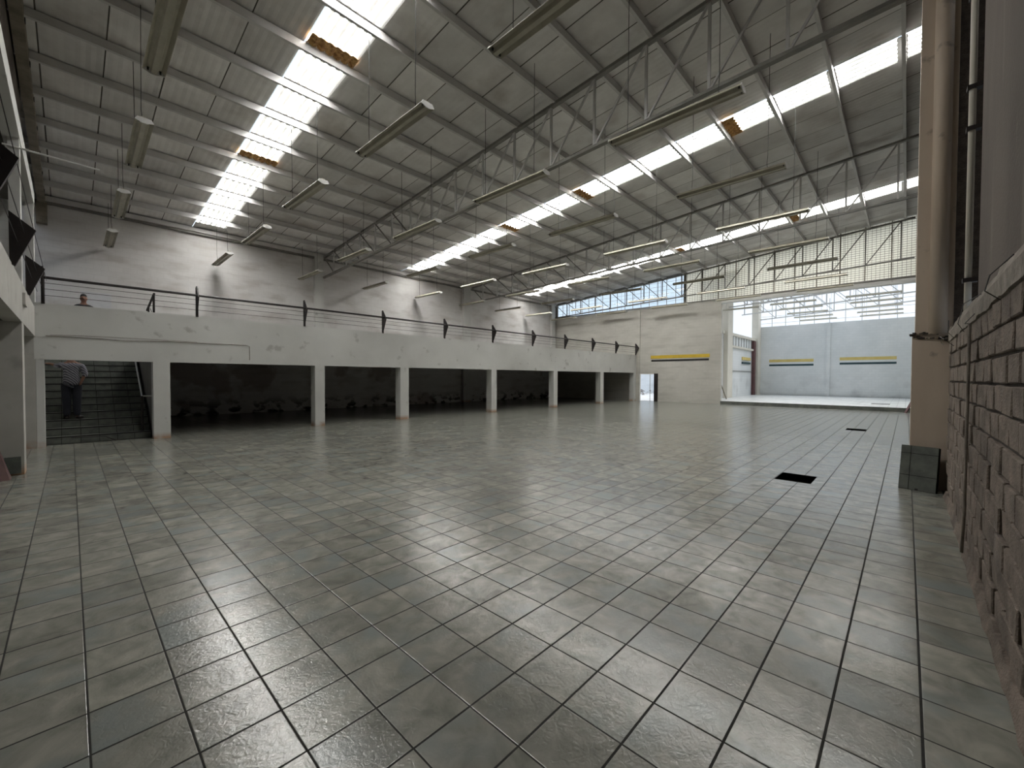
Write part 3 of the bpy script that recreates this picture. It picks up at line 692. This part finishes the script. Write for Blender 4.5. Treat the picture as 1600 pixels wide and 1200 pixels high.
def fixture(x, y, z, label, ztop, group, rz=0., rx=0.):
    t = empty('fluorescent_fixture', (x, y, z), label, 'light fixture', group, rot=(rx, 0, rz))
    link('housing', FM['housing'], t); link('reflector', FM['ra'], t); link('reflector', FM['rb'], t)
    link('end_cap', FM['cap'], t, (0, -1.22, 0)); link('end_cap', FM['cap'], t, (0, 1.22, 0)); link('ballast_box', FM['spine'], t); link('lamp_holder', FM['holders'], t)
    for s in (-.85, .85):
        top = ztop(y+s)-z
        jx = random.uniform(-.02, .02)
        MB().tube([(0, s, .05), (jx+.02, s+.02, .16), (jx, s, .35), (0, s, top)], .006, 5).build('hanging_wire', M['wire'], t)
    return t
rowX = [.95, 4.3, 7.7, 11.05, 14.4, 17.8, 21.1, 24.4, 27.6]; colY = [1.7, 5.9, 10.1, 14.5, 18.85]
cw = ['nearest the block wall', 'second from block wall', 'at mid width', 'second from back wall', 'nearest the back wall']
for i, x in enumerate(rowX):
    for j, y in enumerate(colY):
        if (i, j) in ((0, 0), ): continue
        lab = 'pale fluorescent fixture %s, %s crosswise row from the left gallery' % (cw[j], ords[i])
        fixture(x+random.uniform(-.04, .04), y+random.uniform(-.05, .05), 6.46+random.uniform(-.03, .03), lab, zr, 'fluorescent fixtures hanging in the main hall', random.uniform(-.012, .012), random.uniform(-.008, .008))

# ------------------------------------------------------------------ second hall
w3 = MB().box(X2, X2+.25, -2.3, Y2+.3, 0, 6.24); w3 = struct(w3.build('wall_hall_end', M['hall_wall']), 'bright white end wall of the second hall with two painted bands')
for a, b, z0 in ((4.11, 7.33, 3.08), (-.99, 2.39, 3.13)):
    MB().box(X2-.012, X2-.001, a, b, z0, z0+.24).build('painted_band', M['yellow_pale'], w3)
    MB().box(X2-.012, X2-.001, a, b, z0-.34, z0-.18).build('painted_band', M['greenband'], w3)
MB().box(X2-.12, X2, 3.0, 3.25, Z2, 6.24).build('pilaster', M['hall_wall'], w3)
w4 = MB().box(XF+.25, 33.2, Y2, Y2+.2, 0, 5.1).box(33.2, X2, Y2+.06, Y2+.2, 0, 5.1)
w4 = struct(w4.build('wall_hall_side', M['hall_wall']), 'white side wall of the second hall with a tall sliding gate')
MB().box(32.6, X2, Y2-.12, Y2+.05, 4.95, 5.15).build('capping', M['cream'], w4)
MB().box(34.6, 41.0, Y2-.1, Y2+.05, 4.05, 4.2).build('gate_rail', M['cream'], w4)
for i in range(9): MB().bar((34.8+i*.75, Y2+.03, 4.2), (34.8+i*.75, Y2+.03, 4.95), .03).build('gate_bar', M['steel_dark'], w4)
MB().box(34.6, 41.0, Y2-.02, Y2+.055, 2.22, 2.26).build('joint_line', M['steel_dark'], w4)
MB().box(38.0, 40.4, Y2-.03, Y2+.055, 3.18, 3.42).build('painted_band', M['yellow_pale'], w4)
MB().box(38.0, 40.4, Y2-.03, Y2+.055, 2.86, 3.02).build('painted_band', M['greenband'], w4)
MB().box(41.0, 41.5, Y2-.16, Y2+.05, Z2, 4.9).build('gate_jamb', M['maroon'], w4)
for i, (a, b) in enumerate(((33.1, 34.3), (41.6, 42.59))):
    struct(MB().box(a, b, Y2-.3, Y2+.2, Z2, 8.4).build('hall_column', M['cream']), ['cream column of the second hall just inside the opening', 'cream corner column of the second hall beside the maroon jamb'][i])
struct(MB().box(XF+.25, X2+.25, -2.35, -2.05, 0, 9.).build('wall_hall_right', M['cream']), 'cream wall on the right side of the second hall')
for i, x in enumerate((33.3, 37.9, 42.3)):
    truss(x, ['white lattice truss nearest the opening in the second hall', 'white lattice truss in the middle of the second hall', 'white lattice truss over the end wall of the second hall'][i], y_hi=8.2, y_lo=-2.0, zt=lambda y: 8.3+.06*(8.2-y), zbm=lambda y: 6.85+.05*(8.2-y), mid=-9, pm='steel', cm='steel', group='trusses of the second hall', thick=1.1)
for i, y in enumerate((7.75, 6.05, 4.6, 2.9, .75, -.95)):
    z = 8.42+.06*(8.2-y)
    tag(MB().box(XF+.3, X2+.2, y-.03, y+.03, z-.12, z).build('hall_purlin', M['cream']), 'cream purlin of the second hall, %s from its gate side' % ords[i], 'purlin', 'purlins of the second hall')
c2 = empty('ceiling', (0, 0, 0)); struct(c2, 'partial sheet roof on the gate side of the second hall')
for k in range(13):
    o = link('roof_sheet', sheet, c2, (XF+.4+k*.99+.012, 5.9, 8.47+.06*2.3+.012*(k % 2)), (-.06, 0, 0)); o.scale = (1, 2.6, 1)  # rest of this roof, out of view, left open to brighten the hall
hw = empty('window_3', (X2+.1, 3, 6.24)); struct(hw, 'open clerestory band with thin bars above the end wall of the second hall')
for i in range(11): MB().bar((0, -5+i*1.02, 0), (0, -5+i*1.02, 2.0), .04).build('mullion', M['steel'], hw)
for i in range(3): MB().bar((0, -5, .3+.6*i), (0, 5.2, .3+.6*i), .025).build('glazing_bar', M['steel'], hw)
hx = [31.4, 34.1, 36.7, 39.3, 41.7]; hy = [-.1, 3.75]
for i, x in enumerate(hx):
    for j, y in enumerate(hy):
        fixture(x, y, 6.47, 'fluorescent fixture in the second hall, %s line, %s back from the opening' % (['outer', 'inner'][j], ords[i]), lambda yy: 8.32+.06*(8.2-yy), 'fluorescent fixtures of the second hall')
fixture(31.8, 6.9, 6.47, 'lone fluorescent fixture beside the cream column of the second hall', lambda yy: 8.32+.06*(8.2-yy), 'fluorescent fixtures of the second hall')
tag(MB().bar((31.2, 7.5, Z2), (30.2, 7.9, 2.2), .05).build('prop_bar', M['rafter']), 'dark bar leaning on the cream column just inside the opening', 'bar')
tag(MB().bar((27.9, -1.55, 0.0), (28.35, -1.85, .75), .09, .05).build('prop_bar', M['maroon']), 'dark maroon bar leaning by the right end of the step', 'bar')
tag(MB().box(31.5, 32.2, -.9, -.1, Z2+.0005, Z2+.012).build('floor_cover', M['fixdark']), 'small dark cover plate lying on the raised pale floor', 'cover plate')
tag(MB().box(.25, 1.05, YB-.006, YB-.001, 4.15, 4.75).build('notice_sheet', M['paper']), 'faded white notice sheet on the wall behind the stair head', 'notice')

# ------------------------------------------------------------------ people
def skinned(name, joints, edges, mt, parent, root=0, sub=2, loc=(0, 0, 0)):
    me = bpy.data.meshes.new(name); me.from_pydata([j[0] for j in joints], edges, []); me.materials.append(mt)
    o = link(name, me, parent, loc); a = o.modifiers.new('skin', 'SKIN')
    for sv, j in zip(me.skin_vertices[0].data, joints):
        r = j[1]; sv.radius = r if isinstance(r, tuple) else (r, r)
    me.skin_vertices[0].data[root].use_root = True
    a.use_smooth_shade = True; a.branch_smoothing = .4
    s = o.modifiers.new('sub', 'SUBSURF'); s.levels = sub; s.render_levels = sub
    return o
def figure(root, arms, legs, hip_z, lean=(0, 0), turn=1):
    """one continuous body: pelvis, spine, neck, head, legs, arms, five fingers per hand. Faces local -Y*turn"""
    lx, ly = lean; hz = hip_z
    J = [((0, 0, hz), (.12, .09)), ((lx*.3, ly*.3, hz+.14), (.12, .09)), ((lx*.65, ly*.65, hz+.32), (.155, .105)), ((lx, ly, hz+.47), (.13, .095)), ((lx*1.05, ly*1.1, hz+.56), .055),
         ((lx*1.05, ly*1.15-.01*turn, hz+.62), .062), ((lx*1.05, ly*1.15-.015*turn, hz+.70), (.082, .092)), ((lx*1.05, ly*1.15, hz+.78), (.07, .08))]
    E = [(i, i+1) for i in range(7)]
    def add(p, r, par):
        J.append((tuple(p), r)); E.append((par, len(J)-1)); return len(J)-1
    # nose, ears
    hx_, hy_, hz_ = J[6][0]
    add((hx_, hy_-.105*turn, hz_-.01), .014, 6)
    for s in (-1, 1): add((hx_+s*.088, hy_+.01, hz_-.01), .014, 6)
    for s, (knee, ankle, toe) in zip((-1, 1), legs):
        a = add((s*.095, 0, hz-.08), .088, 0); a = add(knee, .058, a); a = add(ankle, .040, a); add(toe, .035, a)
    for s, (elb, wri, pdir) in zip((-1, 1), arms):
        a = add((lx+s*.165, ly, hz+.45), .058, 3); a = add(elb, .042, a); a = add(wri, .028, a)
        pd = Vector(pdir).normalized(); w0 = Vector(wri); side = pd.cross(Vector((0, 0, 1)))
        if side.length < .2: side = Vector((1, 0, 0))
        side.normalize()
        p0 = add(w0+pd*.045, .030, a)
        for f, (o_, l_) in enumerate(((-.030, .060), (-.010, .072), (.010, .068), (.028, .052))):
            q = add(w0+pd*.085+side*o_, .0095, p0); q = add(w0+pd*(.085+l_*.6)+side*o_*1.15+Vector((0, 0, -.008)), .0085, q); add(w0+pd*(.085+l_)+side*o_*1.15+Vector((0, 0, -.022)), .007, q)
        q = add(w0+pd*.05-side*.045, .011, p0); add(w0+pd*.085-side*.062, .009, q)
    skinned('body', J, E, M['skin'], root)
    return J, E
def limb(name, pts, mt, root, sub=2):
    return skinned(name, pts, [(i, i+1) for i in range(len(pts)-1)], mt, root, sub=sub)

# man on the stairs, seen from behind, left hand on the wall
P1 = empty('person', (-.02, 14.02, .54), 'person in a striped shirt and dark trousers leaning on the stair wall', 'person')
L1 = [((-.09, -.02, .50), (-.085, .02, .09), (-.10, .14, .045)), ((.09, -.02, .50), (.085, -.02, .09), (.17, .05, .045))]
A1 = [((-.24, .05, 1.36), (-.36, .10, 1.42), (-1, .3, .1)), ((.24, -.03, 1.16), (.17, -.05, .95), (-.2, .05, -1))]
J1, E1 = figure(P1, A1, L1, .95, (.0, .02), -1)
sh = [((0, 0, .80), (.20, .165)), ((0, .01, 1.09), (.155, .125)), ((0, .015, 1.27), (.18, .13)), ((0, .02, 1.40), (.165, .115)), ((0, .02, 1.47), (.075, .07))]
se = [(0, 1), (1, 2), (2, 3), (3, 4)]
sh += [((-.18, .02, 1.40), .078), ((-.24, .05, 1.36), .062), ((-.31, .08, 1.39), .056), ((.19, .015, 1.38), .08), ((.25, -.03, 1.18), .066), ((.235, -.035, 1.08), .062)]
se += [(3, 5), (5, 6), (6, 7), (3, 8), (8, 9), (9, 10)]
skinned('shirt', sh, se, M['shirt'], P1)
tr = [((0, 0, 1.0), (.168, .13)), ((-.095, 0, .84), .112), ((-.09, -.02, .50), .088), ((-.087, .01, .07), .078), ((.095, 0, .84), .112), ((.09, -.02, .50), .088), ((.087, -.02, .07), .078)]
skinned('trousers', tr, [(0, 1), (1, 2), (2, 3), (0, 4), (4, 5), (5, 6)], M['trousers'], P1)
limb('shoe', [((-.085, -.03, .06), .06), ((-.10, .08, .05), .056), ((-.11, .19, .045), .045)], M['black'], P1)
limb('shoe', [((.085, -.05, .06), .06), ((.14, .01, .05), .056), ((.21, .07, .045), .045)], M['black'], P1)
limb('hair', [((0, .03, 1.60), .06), ((0, .03, 1.68), .095), ((0, .04, 1.745), .08)], M['hair'], P1)
# man at the stair head, face to the hall
P2 = empty('person', (.27, 16.8, 2.35), 'dark haired person in a dark jacket looking over the parapet at the stair head', 'person')
L2 = [((-.10, -.03, .50), (-.10, .0, .09), (-.12, -.13, .045)), ((.10, -.03, .50), (.10, .02, .09), (.12, -.11, .045))]
A2 = [((-.27, .02, 1.17), (-.25, -.06, .92), (0, -.1, -1)), ((.27, .02, 1.17), (.25, -.06, .92), (0, -.1, -1))]
figure(P2, A2, L2, .97, (0, -.02), 1)
jk = [((0, 0, .92), (.17, .13)), ((0, -.01, 1.10), (.16, .13)), ((0, -.02, 1.30), (.19, .135)), ((0, -.02, 1.43), (.165, .12)), ((0, -.02, 1.52), (.085, .08)),
      ((-.185, -.02, 1.41), .085), ((-.28, .02, 1.17), .066), ((-.25, -.05, .97), .052), ((.185, -.02, 1.41), .085), ((.28, .02, 1.17), .066), ((.25, -.05, .97), .052)]
skinned('jacket', jk, [(0, 1), (1, 2), (2, 3), (3, 4), (3, 5), (5, 6), (6, 7), (3, 8), (8, 9), (9, 10)], M['jacket'], P2)
skinned('trousers', [((0, 0, .94), (.165, .13)), ((-.10, 0, .84), .105), ((-.10, -.03, .50), .076), ((-.10, 0, .12), .064), ((.10, 0, .84), .105), ((.10, -.03, .50), .076), ((.10, .02, .12), .064)], [(0, 1), (1, 2), (2, 3), (0, 4), (4, 5), (5, 6)], M['trousers'], P2)
for s in (-1, 1): limb('shoe', [((s*.10, .02, .05), .045), ((s*.11, -.08, .042), .045), ((s*.12, -.17, .035), .035)], M['black'], P2)
hc = (0, -.035+.0, 1.67)
B = MB()
limb('hair', [((0, .045, 1.62), .05), ((0, .035, 1.70), .085), ((0, .0, 1.765), .082), ((0, -.055, 1.785), .05)], M['hair'], P2)
for s in (-1, 1): MB().box(s*.033-.014, s*.033+.014, -.135, -.120, 1.675, 1.690).build('eye', M['hair'], P2)
MB().box(-.026, .026, -.128, -.112, 1.60, 1.610).build('mouth', M['maroon'], P2)
